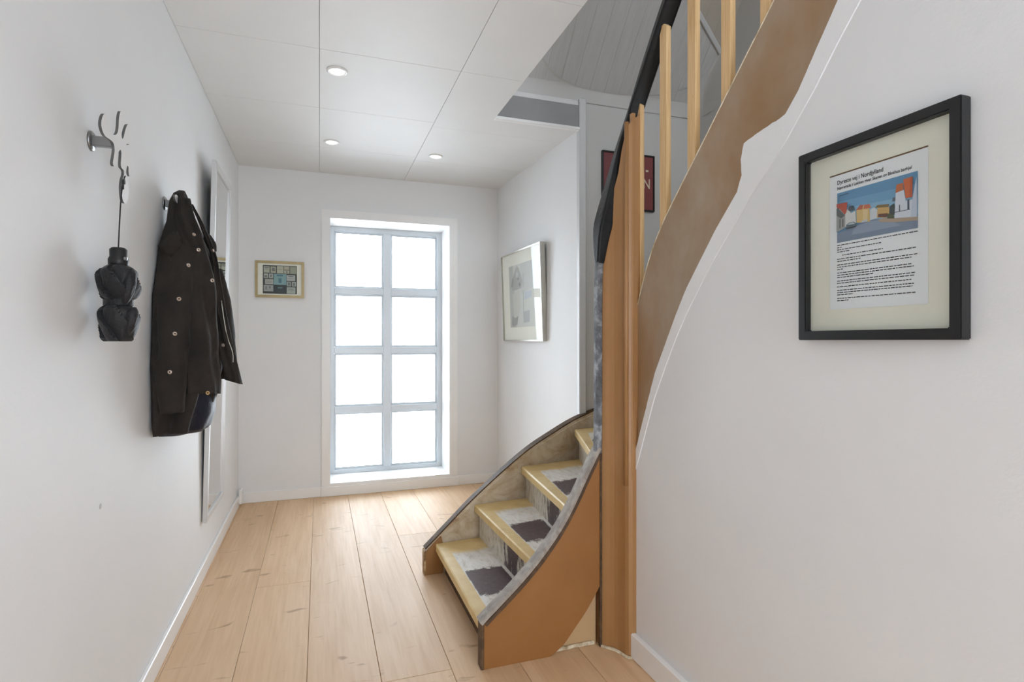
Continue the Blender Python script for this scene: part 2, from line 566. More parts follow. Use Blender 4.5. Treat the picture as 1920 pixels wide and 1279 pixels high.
# plaster strip along the stringer edge (slightly proud)
def offs(pts, d):
    out = []
    for i, p in enumerate(pts):
        a, b = pts[max(i - 1, 0)], pts[min(i + 1, len(pts) - 1)]
        t = Vector((b[0] - a[0], b[1] - a[1])).normalized()
        out.append((p[0] - t.y * d * -1 * -1, p[1] + t.x * d))
    return out
smooth_low = [(1.785, .40), (1.751, .515), (1.698, .655), (1.631, .81), (1.584, .915), (1.524, 1.02), (1.468, 1.11), (1.415, 1.185), (1.341, 1.275), (1.284, 1.34), (1.2, 1.425), (1.12, 1.50), (1.039, 1.575), (.956, 1.665), (.896, 1.74), (.80, 1.85), (.66, 1.99), (.50, 2.15), (.42, 2.24)]
link('plaster_strip', prism('plaster_strip', ragged(low, .012, .005, 3) + ragged(smooth_low[::-1], .02, .002, 9), 'X', 1.0437, 1.047, .0012), 'plaster', wr)

# stairwell shell
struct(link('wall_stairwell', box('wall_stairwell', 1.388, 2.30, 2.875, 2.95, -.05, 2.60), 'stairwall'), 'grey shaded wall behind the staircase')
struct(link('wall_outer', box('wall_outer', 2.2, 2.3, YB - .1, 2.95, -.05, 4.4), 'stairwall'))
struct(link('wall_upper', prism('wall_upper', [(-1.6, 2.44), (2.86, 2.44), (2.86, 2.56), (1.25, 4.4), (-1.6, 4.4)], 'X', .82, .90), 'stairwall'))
struct(link('wall_loft', ring('wall_loft', (.82, 2.3, 2.44, 4.4), (1.0, 2.1, 2.72, 3.98), YB - .1, YB), 'stairwall'))  # its opening is made up to light the slope and stairwell
struct(link('ceiling_loft', box('ceiling_loft', .82, 2.3, YB - .1, 1.5, 4.3, 4.4), 'stairwall'))
struct(link('floor_loft', box('floor_loft', .82, 2.25, YB - .05, .25, 2.44, 2.47), 'floor'))
# fascia of the ceiling opening
struct(link('trim_1', box('trim_1', .895, 1.388, 2.862, 2.88, 2.31, 2.468, .002), 'fascia'), 'grey fascia board of the stair opening')
struct(link('trim_2', box('trim_2', .89, 1.388, 2.845, 2.875, 2.296, 2.312, .002), 'trim'), 'white bead along the stair opening')
struct(link('trim_3', box('trim_3', 1.386, 1.428, 2.845, 2.885, .60, 2.475, .004), 'grey_trim'), 'grey upright trim at the wall end')

# boarded roof slope over the stairs: plane z = 2.545 + 1.15 (2.86 - y)
def zs(y):
    return 2.545 + 1.15 * (2.86 - y)
slope = struct(link('ceiling_slope', prism('ceiling_slope', [(2.95, zs(2.95) + .012), (1.2, zs(1.2) + .012), (1.2, zs(1.2) + .08), (2.95, zs(2.95) + .08)], 'X', .82, 2.3), 'fascia'), 'grey boarded slope over the stairs')
def line_y(x):
    return 2.533 + (x - 1.928) * (2.637 - 2.533) / (2.157 - 1.928)
bx = [.90 + .093 * k for k in range(15)]
for a, b in zip(bx, bx[1:]):
    b2 = min(b, 2.2)
    a_, b_ = a + .0005, b2 - .0005
    ya, yb_ = line_y(a_), line_y(b_)
    def bd(name, pts, mat):
        top = [(x, y, zs(y)) for x, y in pts]
        bot = [(x, y, zs(y) + .012) for x, y in pts]
        n_ = len(pts)
        link(name, mesh(name, top + bot, [tuple(range(n_)), tuple(range(n_, 2 * n_))] + [(i, (i + 1) % n_, (i + 1) % n_ + n_, i + n_) for i in range(n_)]), mat, slope)
    bd('roof_board', [(a_, 2.95), (b_, 2.95), (b_, yb_), (a_, ya)], 'board')
    bd('roof_board', [(a_, ya), (b_, yb_), (b_, 1.25), (a_, 1.25)], 'taupe' if a > 1.3 else 'board')
pA, pB = (1.30, line_y(1.30)), (2.2, line_y(2.2))
link('valley_strip', sweep('valley_strip', [(pA[0], pA[1], zs(pA[1]) - .006), (pB[0], pB[1], zs(pB[1]) - .006)], rect_sec(.012, .008, .004), (0, 1, -1)), 'grey_trim', slope)
# coved plaster between the opening and the roof slope
arc = [(.93, 2.45), (1.0, 2.63), (1.05, 2.70), (1.102, 2.756), (1.136, 2.779), (1.186, 2.809), (1.243, 2.831), (1.317, 2.848), (1.406, 2.858), (1.58, 2.862), (1.717, 2.856), (1.85, 2.845), (1.955, 2.83), (2.06, 2.80), (2.13, 2.76), (2.175, 2.70), (2.195, 2.6)]
base = [(.90, 2.40), (.90, 2.60), (.90, 2.70), (.90, 2.82), (.92, 2.868), (1.0, 2.87), (1.13, 2.87), (1.26, 2.87), (1.40, 2.87), (1.58, 2.871), (1.717, 2.871), (1.85, 2.871), (1.98, 2.871), (2.09, 2.868), (2.19, 2.86), (2.196, 2.75), (2.198, 2.6)]
arc_s, base_s = smooth_path([(x, y, 0) for x, y in arc], 4), smooth_path([(x, y, 0) for x, y in base], 4)
vs_, fs, m = [], [], 9
for pa, pb in zip(arc_s, base_s):
    top = Vector((pa.x, pa.y, zs(pa.y) - .004)); bot = Vector((pb.x, pb.y, 2.466))
    for k in range(m):
        t = k / (m - 1)
        h = 1 - math.cos(t * math.pi / 2)      # horizontal runs late: a cove
        vs_.append((bot.x + (top.x - bot.x) * h, bot.y + (top.y - bot.y) * h, bot.z + (top.z - bot.z) * math.sin(t * math.pi / 2)))
for i in range(len(arc_s) - 1):
    for k in range(m - 1):
        fs.append((i * m + k, (i + 1) * m + k, (i + 1) * m + k + 1, i * m + k + 1))
link('cove', mesh('cove', vs_, fs), 'stairwall', slope, smooth=True)

# baseboards
struct(link('baseboard_left', box('baseboard_left', XL, XL + .014, YB, YF, 0, .072, .003), 'trim'), 'white skirting along the coat hook wall')
struct(link('baseboard_far', box('baseboard_far', XL + .014, .02, YF - .014, YF, 0, .072, .003), 'trim'), 'white skirting left of the window')
struct(link('baseboard_corner', box('baseboard_corner', .996, 1.325, YF - .014, YF, 0, .072, .003), 'trim'), 'white skirting right of the window')
struct(link('baseboard_right', box('baseboard_right', 1.026, 1.046, YB, 1.735, 0, .086, .004), 'trim'), 'white skirting below the large black frame')
struct(link('baseboard_passage', prism('baseboard_passage', [(1.311, YF - .014), (1.374, 2.9), (1.388, 2.9), (1.325, YF - .014)], 'Z', 0, .072), 'trim'))

# ------------------------------------------------------------------ window
win = struct(empty('window_1', (.5, YF, 0)), 'tall white eight pane window set deep in the far wall')
def wpart(name, me, mat, parent=win):
    o = link(name, me, mat, parent)
    o.location = (-.5, -YF, 0) if parent is win else (0, 0, 0)
    return o
wpart('casing', ring('casing', (.015, .999, 0, 2.04), (.068, .941, .085, 1.986), YF - .016, YF + .004, .002), 'trim')
wpart('plinth_board', box('plinth_board', .008, 1.006, YF - .022, YF - .014, 0, .068, .003), 'trim')
wpart('lining', ring('lining', (.067, .942, .084, 1.987), (.072, .937, .090, 1.982), YF - .012, YF + .30), 'trim')
yf0, yf1 = YF + .275, YF + .335
wpart('frame', ring('frame', (.069, .940, .087, 1.985), (.108, .901, .118, 1.948), yf0, yf1, .004), 'upvc')
mx = .5045
wpart('mullion', box('mullion', mx - .028, mx + .028, yf0 + .004, yf1, .116, 1.95, .004), 'upvc')
zt = [.118, .5755, 1.033, 1.4905, 1.948]
for side, (x0, x1) in enumerate(((.106, mx - .026), (mx + .026, .903))):
    for z in zt[1:-1]:
        wpart('transom', box('transom', x0, x1, yf0 + .004, yf1, z - .025, z + .025, .004), 'upvc')
    for a, b in zip(zt, zt[1:]):
        za = a + (.025 if a != zt[0] else 0); zb = b - (.025 if b != zt[-1] else 0)
        xa, xb = x0 + .002, x1 - .002
        p = wpart('pane', box('pane', xa, xb, yf0 + .040, yf0 + .044, za, zb), 'pane')
        wpart('glazing_bead', ring('glazing_bead', (xa, xb, za, zb), (xa + .012, xb - .012, za + .012, zb - .012), yf0 + .026, yf0 + .042, .002), 'upvc', p)
        wpart('gasket', ring('gasket', (xa + .011, xb - .011, za + .011, zb - .011), (xa + .0135, xb - .0135, za + .0135, zb - .0135), yf0 + .030, yf0 + .040), 'gasket', p)

# ------------------------------------------------------------------ downlights
def downlight(loc, label, power=4):
    t = tag(empty('recessed_downlight', loc), label, 'ceiling light', 'recessed ceiling spots')
    link('trim_ring', lathe('trim_ring', [(.031, -.001), (.033, -.006), (.040, -.0065), (.045, -.003), (.0455, 0), (.031, 0)], 32, True), 'trim', t, smooth=True)
    link('lens', lathe('lens', [(0, -.004), (.018, -.0045), (.031, -.0025), (.032, -.001)], 24), 'lens', t, smooth=True)
    l = bpy.data.lights.new('downlight_lamp', 'SPOT')
    l.energy, l.spot_size, l.spot_blend, l.shadow_soft_size = power, R(110), .8, .03
    l.color = (1, .95, .88)
    o = bpy.data.objects.new('downlight_lamp', l)
    o.location = (0, 0, -.02)
    COL.objects.link(o); o.parent = t
downlight((.074, 2.583, ZC), 'round white recessed ceiling spot nearest to the viewer')
downlight((.07, 3.514, ZC), 'small lit ceiling spot in line behind the nearest one')
downlight((.711, 3.567, ZC), 'small lit ceiling spot towards the silver framed drawing')

# ------------------------------------------------------------------ staircase
st = tag(empty('staircase', (.96, 2.2, 0)), 'winding wooden staircase with stripped treads and brown stringers', 'staircase')
OFF = Vector((-.96, -2.2, 0))
def sp(name, me, mat, parent=st, smooth=False):
    o = link(name, me, mat, parent, smooth=smooth)
    if parent is st:
        o.location = OFF
    return o
# nosing ends: (outer x,y), (inner x,y), z
NOSE = [((.520, 2.61), (.518, 1.815), .145), ((.716, 2.63), (.735, 1.83), .305), ((.972, 2.67), (.893, 1.885), .465), ((1.31, 2.75), (1.062, 2.03), .625),
        ((1.66, 2.84), (1.10, 1.98), .785), ((2.06, 2.80), (1.10, 1.88), .945), ((2.17, 2.42), (1.10, 1.74), 1.105), ((2.17, 2.06), (1.10, 1.60), 1.265), ((2.17, 1.74), (1.10, 1.44), 1.425),
        ((2.17, 1.46), (1.10, 1.28), 1.585), ((2.17, 1.20), (1.10, 1.11), 1.745), ((2.17, .96), (1.10, .94), 1.905), ((2.17, .78), (1.10, .77), 2.065), ((2.17, .60), (1.10, .60), 2.225), ((2.17, .43), (1.10, .43), 2.385)]
def tread(i):
    (o0, i0, z) = NOSE[i]
    (o1, i1, _) = NOSE[i + 1]
    O0, I0, O1, I1 = Vector((*o0, 0)), Vector((*i0, 0)), Vector((*o1, 0)), Vector((*i1, 0))
    back = .045
    def push(P, d, k):
        return P + d * k
    perp = Vector(((I1 - O1).y, -(I1 - O1).x, 0)).normalized()
    mid0, mid1 = (O0 + I0) / 2, (O1 + I1) / 2
    if perp.dot(mid1 - mid0) < 0:
        perp = -perp
    B_o, B_i = O1 + perp * back, I1 + perp * back
    bm = bmesh.new()
    uvl = bm.loops.layers.uv.new('UVMap')
    n = 8
    rows = []
    for (po, pi, v, zz) in ((O0 + (O0 - I0) * .0, I0, 0, z - .006), (O0, I0, .02, z), (O0, I0, .5, z), (B_o, B_i, 1.0 + back * 0, z)):
        rows.append((po, pi, v, zz))
    grid = []
    seq = [(0.0, z - .034), (0.0, z - .005), (.02, z), (.25, z), (.5, z), (.75, z), (1.0, z), (1.0, z - .034)]
    for (v, zz) in seq:
        line = []
        for k in range(n + 1):
            u = k / n
            f = O0.lerp(I0, u); b = B_o.lerp(B_i, u)
            p = f.lerp(b, v)
            line.append((bm.verts.new((p.x, p.y, zz)), u, v * 1.12))
        grid.append(line)
    m_ = len(grid)
    for r in range(m_):
        r2 = (r + 1) % m_
        for k in range(n):
            q = [grid[r][k], grid[r][k + 1], grid[r2][k + 1], grid[r2][k]]
            f = bm.faces.new([x[0] for x in q])
            for lp, x in zip(f.loops, q):
                lp[uvl].uv = (x[1], x[2])
    for e in (0, n):
        f = bm.faces.new([grid[r][e][0] for r in range(m_)])
        for lp in f.loops:
            lp[uvl].uv = (0, 0)
    bmesh.ops.recalc_face_normals(bm, faces=bm.faces)
    me = bpy.data.meshes.new('tread'); bm.to_mesh(me); bm.free()
    sp('tread', me, TREADS[min(i, 3)])
def riser(i):
    (o0, i0, z) = NOSE[i]
    zb = NOSE[i - 1][2] if i else 0.0
    O, I = Vector((*o0, 0)), Vector((*i0, 0))
    o1, i1, _ = NOSE[min(i + 1, len(NOSE) - 1)]
    perp = Vector(((I - O).y, -(I - O).x, 0)).normalized()
    if i + 1 < len(NOSE) and perp.dot((Vector((*o1, 0)) + Vector((*i1, 0))) / 2 - (O + I) / 2) < 0:
        perp = -perp
    if i == 0:
        zb, d0 = 0.0, .045
    else:
        d0 = .024
    bm = bmesh.new(); uvl = bm.loops.layers.uv.new('UVMap')
    vv = []
    for d in (d0, d0 + .018):
        for (P, u) in ((O, 0), (I, 1)):
            for (zz, v) in ((zb, 0), (z - .03, 1)):
                p = P + perp * d
                vv.append((bm.verts.new((p.x, p.y, zz)), u, v))
    for q in ((0, 1, 3, 2), (4, 6, 7, 5), (0, 2, 6, 4), (1, 5, 7, 3), (0, 4, 5, 1), (2, 3, 7, 6)):
        f = bm.faces.new([vv[k][0] for k in q])
        for lp, k in zip(f.loops, q):
            lp[uvl].uv = (vv[k][1], vv[k][2])
    bmesh.ops.recalc_face_normals(bm, faces=bm.faces)
    me = bpy.data.meshes.new('riser'); bm.to_mesh(me); bm.free()
    sp('riser', me, 'riser' if i else 'edge_dark')  # lowest riser is dark: toe shadow below the first tread put into its colour
for i in range(14):
    tread(i); riser(i)

# outer stringer: curved board along the far side
op = smooth_path([(.473, 2.622, .118), (.578, 2.628, .212), (.702, 2.636, .322), (.872, 2.656, .45), (1.031, 2.69, .548), (1.175, 2.735, .61), (1.335, 2.795, .668), (1.494, 2.845, .712), (1.70, 2.858, .80)], 5)
vs_, fs = [], []
T = .038
for i, p in enumerate(op):
    a, b = op[max(i - 1, 0)], op[min(i + 1, len(op) - 1)]
    t = (b - a); t.z = 0; t.normalize()
    nrm = Vector((-t.y, t.x, 0))
    zb = 0.0 if p.x < .66 else max(0, p.z - .33)
    q = p + nrm * T
    vs_ += [(p.x, p.y, zb), (p.x, p.y, p.z), (q.x, q.y, p.z), (q.x, q.y, zb)]
for i in range(len(op) - 1):
    for k in range(4):
        j = (k + 1) % 4
        fs.append((4 * i + k, 4 * i + j, 4 * i + 4 + j, 4 * i + 4 + k))
fs += [(0, 1, 2, 3), tuple(4 * (len(op) - 1) + k for k in range(4))]
ostr = sp('outer_stringer', mesh('outer_stringer', vs_, fs), 'worn')
ostr['label'] = 'outer stringer with stripped patchy paint'
side = []
cpath = []
for i, p in enumerate(op):
    a, b = op[max(i - 1, 0)], op[min(i + 1, len(op) - 1)]
    t = (b - a); t.z = 0; t.normalize()
    nrm = Vector((-t.y, t.x, 0))
    side.append(tuple(nrm)); cpath.append(p + nrm * (T / 2) + Vector((0, 0, .004)))
sp('stringer_cap', sweep('stringer_cap', cpath, rect_sec(.0205, .0035, .0015), side), 'edge_dark', ostr)
sp('stringer_bead', sweep('stringer_bead', [Vector(p) + Vector((0, 0, -.018)) for p in op], circ(.0035, 8), side), 'worn', ostr)
# painted foot of the outer stringer, facing the hall
sp('stringer_end', prism('stringer_end', [(.4715, 0), (.556, 0), (.566, .10), (.548, .176), (.4715, .108)], 'Y', 2.614, 2.63, .002), 'brown2', ostr)
sp('end_strip', prism('end_strip', [(.466, 0), (.4735, 0), (.4735, .118), (.466, .112)], 'Y', 2.612, 2.662, .001), 'edge_tan', ostr)

# inner stringer, lower curved panel
ctop = [(.521, .164), (.584, .217), (.645, .270), (.720, .344), (.797, .438), (.852, .526), (.905, .626), (.955, .715)]
ctop_s = [(p.x, p.y) for p in smooth_path([(x, z, 0) for x, z in ctop], 5)]
cbot = [(.766, 0), (.80, .022), (.821, .039), (.863, .089), (.905, .139), (.948, .204), (.96, .225)]
cbot_s = [(p.x, p.y) for p in smooth_path([(x, z, 0) for x, z in cbot], 4)]
istr = sp('inner_stringer', prism('inner_stringer', [(.521, 0)] + cbot_s + [(.96, .715)] + ctop_s[::-1], 'Y', 1.80, 1.834), 'brown')
istr['label'] = 'brown curved inner stringer at the foot of the stairs'
capp = [Vector((x, 1.815, z + .004)) for x, z in ctop_s]
capp[0] += Vector((-.010, 0, -.010))
sp('stringer_cap', sweep('stringer_cap', capp, rect_sec(.024, .007, .003), (0, 1, 0)), 'cap', istr)
sp('cap_under_bead', sweep('cap_under_bead', [Vector((x + .006, 1.799, z - .014)) for x, z in ctop_s], rect_sec(.003, .007, .002), (0, 1, 0)), 'edge_dark', istr)  # dark brown bead along the underside of the cap
sp('end_strip', box('end_strip', .511, .523, 1.797, 1.837, 0, .156, .003), 'edge_dark', istr)
sp('recess_panel', prism('recess_panel', [(.755, 0), (.955, 0), (.955, .26), (.90, .21)], 'Y', 1.828, 1.846), 'recess')
rp = [(x, 1.822 + noise.noise(Vector((x * 40, 0, 0))) * .003, .006 + abs(noise.noise(Vector((x * 60, 3, 0)))) * .006) for x in [.76 + .008 * k for k in range(24)]]
sp('filler_bead', sweep('filler_bead', rp, circ(.007, 7), (0, 1, 0)), 'bead')

# worn vertical cap strip rising to the handrail
sp('upright_strip', sweep('upright_strip', smooth_path([(.952, 1.806, .70), (.953, 1.805, .95), (.953, 1.805, 1.2), (.954, 1.803, 1.34), (.957, 1.80, 1.405)], 5), rect_sec(.0125, .012, .004), (1, 0, 0)), 'cap_dark')

# newel: rounded upright board with a sloping top
npl = [(.964, 1.80), (.975, 1.787), (.986, 1.776), (.996, 1.763), (1.003, 1.748), (1.008, 1.732), (1.012, 1.715), (1.018, 1.702), (1.032, 1.698), (1.06, 1.698), (1.085, 1.74), (1.085, 1.84), (.964, 1.84)]
ntop = [1.42, 1.50, 1.56, 1.63, 1.70, 1.78, 1.83, 1.86, 1.875, 1.90, 1.90, 1.66, 1.42]
n_ = len(npl)
vs_ = [(x, y, 0) for x, y in npl] + [(x, y, z) for (x, y), z in zip(npl, ntop)]
fs = [tuple(range(n_)), tuple(range(n_, 2 * n_))] + [(i, (i + 1) % n_, (i + 1) % n_ + n_, i + n_) for i in range(n_)]
nw = sp('newel', mesh('newel', vs_, fs), 'brown2')
nw['label'] = 'ochre brown curved newel board'
sp('newel_gap_strip', box('newel_gap_strip', .957, .965, 1.795, 1.81, 0, .70, .001), 'edge_dark', nw)
sp('newel_moulding', sweep('newel_moulding', [(1.014, 1.712, .60), (1.014, 1.712, 1.2), (1.016, 1.712, 1.87)], circ(.0085, 10), (1, 0, 0)), 'brown2', nw, True)
sp('newel_moulding', sweep('newel_moulding', [(1.034, 1.706, .62), (1.034, 1.706, 1.3), (1.036, 1.706, 1.90)], rect_sec(.007, .009, .003), (1, 0, 0)), 'brown2', nw)
rp = [(npl[k][0] - .002, npl[k][1] - .004, .004) for k in range(0, 9)]
sp('filler_bead', sweep('filler_bead', smooth_path(rp, 4), circ(.006, 7), (0, 0, 1)), 'bead')

# upper stringer, in line with the wall
stop_ = [(1.80, .98), (1.745, 1.09), (1.715, 1.179), (1.698, 1.235), (1.631, 1.375), (1.553, 1.482), (1.468, 1.568), (1.389, 1.643), (1.317, 1.712), (1.251, 1.776), (1.171, 1.853), (1.08, 1.94), (.90, 2.12), (.70, 2.32), (.55, 2.47)]
st_s = [(p.x, p.y) for p in smooth_path([(y, z, 0) for y, z in stop_], 4)]
stlow = [(1.80, .40), (1.70, .66), (1.60, .87), (1.50, 1.05), (1.40, 1.20), (1.28, 1.35), (1.10, 1.52), (.95, 1.67), (.80, 1.83), (.60, 2.03), (.40, 2.25), (.40, 2.47)]
us = sp('upper_stringer', prism('upper_stringer', st_s + stlow[::-1], 'X', 1.052, 1.098), 'taupe_str')
us['label'] = 'scuffed taupe brown stringer rising over the white wall'
sp('stringer_arris', sweep('stringer_arris', [(1.0535, y, z + .001) for y, z in st_s], circ(.003, 6), (1, 0, 0)), 'bead', us)

# handrail, wrapped in black
hp = smooth_path([(.957, 1.802, 1.385), (.966, 1.802, 1.49), (.990, 1.80, 1.59), (1.018, 1.795, 1.69), (1.042, 1.785, 1.79), (1.062, 1.758, 1.885), (1.075, 1.70, 2.0), (1.077, 1.625, 2.1), (1.077, 1.54, 2.2), (1.077, 1.35, 2.41), (1.077, 1.12, 2.66), (1.077, .95, 2.85)], 5)
N_ = len(hp)
secs, sides = [], []
for i in range(N_):
    t = i / (N_ - 1)
    w = .014 + .020 * min(1, t / .12)
    h = .014 + .012 * min(1, t / .12)
    secs.append(rect_sec(h, w, .008))
    a = min(1, max(0, (t - .15) / .35)) * 65
    sides.append((math.cos(R(a)) * .5 + .5, math.sin(R(a)) * -.4, 0))
hr = sp('handrail', sweep('handrail', hp, secs, sides), 'rail', smooth=False)
hr['label'] = 'black wrapped handrail sweeping up the stairs'
sp('rail_groove_bead', sweep('rail_groove_bead', [p + Vector((-.022, -.012, .0)) for p in hp[8:]], circ(.005, 6), (1, 0, 0)), 'rail', hr)

# balusters
for (y, zb, ztop, w) in ((1.706, 1.19, 1.945, .012), (1.553, 1.46, 2.135, .019), (1.407, 1.60, 2.33, .019), (1.257, 1.75, 2.49, .019), (1.112, 1.89, 2.65, .019), (.96, 2.03, 2.80, .019)):
    x0, x1 = 1.036, 1.056
    if w < .015:
        x0, x1 = 1.040, 1.058
    x0 += .020; x1 += .018
    pts = [(y - w, zb), (y + w, zb), (y + w, ztop - .028), (y + w * .35, ztop), (y - w * .25, ztop), (y - w, ztop - .014)]
    sp('baluster', prism('baluster', pts, 'X', x0, x1, .0012), 'pine')

# ------------------------------------------------------------------ pictures
def print_part(name, polys, parent, w0):
    """flat coloured print: polys = [(rgb, [(u, v), ...]), ...] in the picture plane (local x, z), stacked by hair-thin layers"""
    vs_, fs, cols = [], [], []
    for k, (c, pts) in enumerate(polys):
        b0 = len(vs_)
        vs_ += [(u, w0 - .00006 * k, v) for u, v in pts]
        fs.append(tuple(range(b0, b0 + len(pts))))
        cols.append(c)
    me = bpy.data.meshes.new(name)
    me.from_pydata(vs_, [], fs)
    at = me.color_attributes.new('Col', 'FLOAT_COLOR', 'CORNER')
    for p, c in zip(me.polygons, cols):
        for li in p.loop_indices:
            at.data[li].color = (*lin(c), 1)
    return link(name, me, 'print', parent)

def text_part(name, body, size, u, v, w, parent, mat, align='LEFT', bold=0.0, xs=1.0):
    cu = bpy.data.curves.new(name, 'FONT')
    cu.body, cu.size, cu.align_x, cu.offset = body, size, align, bold
    cu.resolution_u = 3
    ob = bpy.data.objects.new(name + '_src', cu)
    COL.objects.link(ob)
    dg = bpy.context.evaluated_depsgraph_get()
    me = bpy.data.meshes.new_from_object(ob.evaluated_get(dg))
    bpy.data.objects.remove(ob)
    for vv in me.vertices:
        vv.co = (vv.co.x * xs + u, w, vv.co.y + v)
    me.materials.clear()
    return link(name, me, mat, parent)

def rect(x0, x1, z0, z1):
    return [(x0, z0), (x1, z0), (x1, z1), (x0, z1)]

def picture(name, loc, rot, W, H, fw, depth, frame_mat, mat_mat, lip=.002, inset=.010):
    t = empty(name, loc, rot)
    link('frame', ring('frame', (-W / 2, W / 2, -H / 2, H / 2), (-W / 2 + fw, W / 2 - fw, -H / 2 + fw, H / 2 - fw), -depth, 0, lip), frame_mat, t)
    link('mat_board', box('mat_board', -W / 2 + fw * .6, W / 2 - fw * .6, -inset, -inset + .004, -H / 2 + fw * .6, H / 2 - fw * .6), mat_mat, t)
    return t
def glass(t, W, H, fw, w):
    link('glass', box('glass', -W / 2 + fw * .8, W / 2 - fw * .8, -w - .0015, -w, -H / 2 + fw * .8, H / 2 - fw * .8), 'pic_glass', t)

# large framed newspaper page on the near right wall
W, H, fw = .338, .414, .020
big = tag(picture('framed_article', (1.0455, .808, 1.314), (0, 0, R(-90)), W, H, fw, .026, 'black', 'mat_cream'), 'large black framed newspaper article with a street photo on white wall', 'framed picture')
def pu(y):
    return .808 - y
pg = rect(pu(.907), pu(.703), 1.172 - 1.314, 1.455 - 1.314)
link('page', box('page', pg[0][0], pg[1][0], -.0108, -.0098, pg[0][1], pg[2][1]), 'paper', big)
link('rule', box('rule', pg[0][0], pg[1][0], -.0113, -.0106, pg[2][1] - .0005, pg[2][1] + .0022), 'ink_red', big)
tx = pu(.889)
text_part('headline', 'Dyreste vej i Nordjylland', .0125, tx, 1.4345 - 1.314, -.0112, big, 'ink', bold=.00022, xs=.80)
text_part('subheading', 'Nørregade i Løkken giver Skagen og Blokhus baghjul', .0088, tx, 1.4235 - 1.314, -.0112, big, 'ink', bold=.00018, xs=.84)
# street photograph, drawn in its own frame: u 0..646, v 0..440 downwards
PW, PH = .168, .1045
pu0, pv0 = tx, 1.4165 - 1.314
def S(pts):
    out = []
    for x, y in pts:
        u = (x - 172) / 646
        t_, b_ = 258 - 173 * u, 665 - 107 * u
        v = (y - t_) / (b_ - t_)
        out.append((pu0 + u * PW, pv0 - v * PH))
    return out
polys = [((88, 140, 178), S([(172, 665), (818, 558), (818, 85), (172, 258)])),
         ((104, 154, 190), S([(172, 480), (818, 330), (818, 190), (172, 330)])),
         ((128, 172, 200), S([(172, 520), (818, 440), (818, 280), (172, 390)])),
         ((116, 130, 152), S([(172, 665), (818, 558), (818, 490), (660, 500), (525, 470), (440, 478), (350, 515), (172, 590)])),
         ((134, 148, 168), S([(300, 600), (700, 530), (640, 500), (520, 482), (440, 490), (330, 530)])),
         ((168, 148, 126), S([(520, 480), (575, 462), (818, 462), (818, 495), (660, 503), (545, 497)])),
         ((206, 174, 112), S([(345, 500), (345, 390), (400, 350), (455, 385), (460, 490)])),
         ((214, 190, 140), S([(400, 490), (400, 392), (440, 392), (440, 485)])),
         ((178, 92, 60), S([(340, 395), (375, 352), (405, 350), (395, 388)])),
         ((186, 98, 62), S([(405, 385), (412, 350), (455, 345), (470, 378)])),
         ((196, 200, 204), S([(460, 480), (462, 392), (490, 375), (520, 395), (522, 462)])),
         ((196, 158, 92), S([(515, 460), (520, 380), (560, 362), (612, 378), (612, 430), (580, 462)])),
         ((122, 100, 52), S([(500, 378), (520, 355), (612, 350), (606, 375)])),
         ((104, 62, 46), S([(525, 455), (527, 430), (600, 425), (600, 458)])),
         ((74, 86, 56), S([(597, 470), (600, 430), (645, 425), (648, 470)])),
         ((54, 64, 66), S([(612, 425), (615, 370), (650, 345), (662, 400), (660, 440), (630, 440)])),
         ((84, 96, 106), S([(634, 330), (640, 298), (660, 296), (662, 330)])),
         ((206, 212, 222), S([(652, 470), (662, 262), (720, 235), (735, 330), (785, 320), (812, 300), (812, 465)])),
         ((188, 196, 212), S([(770, 468), (785, 300), (812, 130), (816, 465)])),
         ((190, 100, 46), S([(660, 262), (668, 192), (716, 178), (720, 238)])),
         ((196, 92, 34), S([(735, 308), (717, 150), (786, 130), (782, 300)])),
         ((178, 76, 30), S([(760, 304), (770, 134), (786, 130), (782, 300)])),
         ((66, 76, 92), S([(686, 418), (687, 360), (694, 358), (695, 416)])),
         ((60, 70, 90), S([(748, 405), (748, 322), (762, 318), (762, 403)])),
         ((90, 100, 118), S([(652, 425), (652, 420), (768, 398), (768, 404)])),
         ((206, 206, 204), S([(246, 535), (250, 410), (275, 385), (300, 420), (340, 400), (345, 500)])),
         ((60, 70, 80), S([(276, 396), (282, 365), (322, 356), (335, 392), (300, 404)])),
         ((176, 70, 42), S([(172, 372), (172, 345), (270, 328), (262, 410), (246, 432)])),
         ((150, 152, 150), S([(172, 580), (172, 400), (200, 382), (250, 436), (252, 536)])),
         ((88, 90, 92), S([(172, 440), (172, 382), (182, 374), (248, 438), (212, 462)])),
         ((70, 72, 70), S([(200, 545), (200, 470), (208, 468), (208, 542)])),
         ((70, 72, 70), S([(226, 535), (226, 470), (234, 468), (234, 532)])),
         ((74, 90, 100), S([(258, 550), (262, 515), (290, 495), (330, 490), (347, 505), (345, 532)])),
         ((170, 182, 190), S([(272, 518), (288, 500), (326, 494), (338, 508)])),
         ((40, 46, 54), S([(258, 552), (258, 542), (345, 524), (345, 532)])),
         ((186, 192, 198), S([(390, 500), (396, 482), (440, 472), (446, 488)])),
         ((60, 84, 110), S([(193, 345), (193, 268), (197, 267), (197, 344)])),
         ((60, 84, 110), S([(195, 282), (195, 276), (285, 252), (285, 257)]))]
print_part('street_photo', polys, big, -.0112)
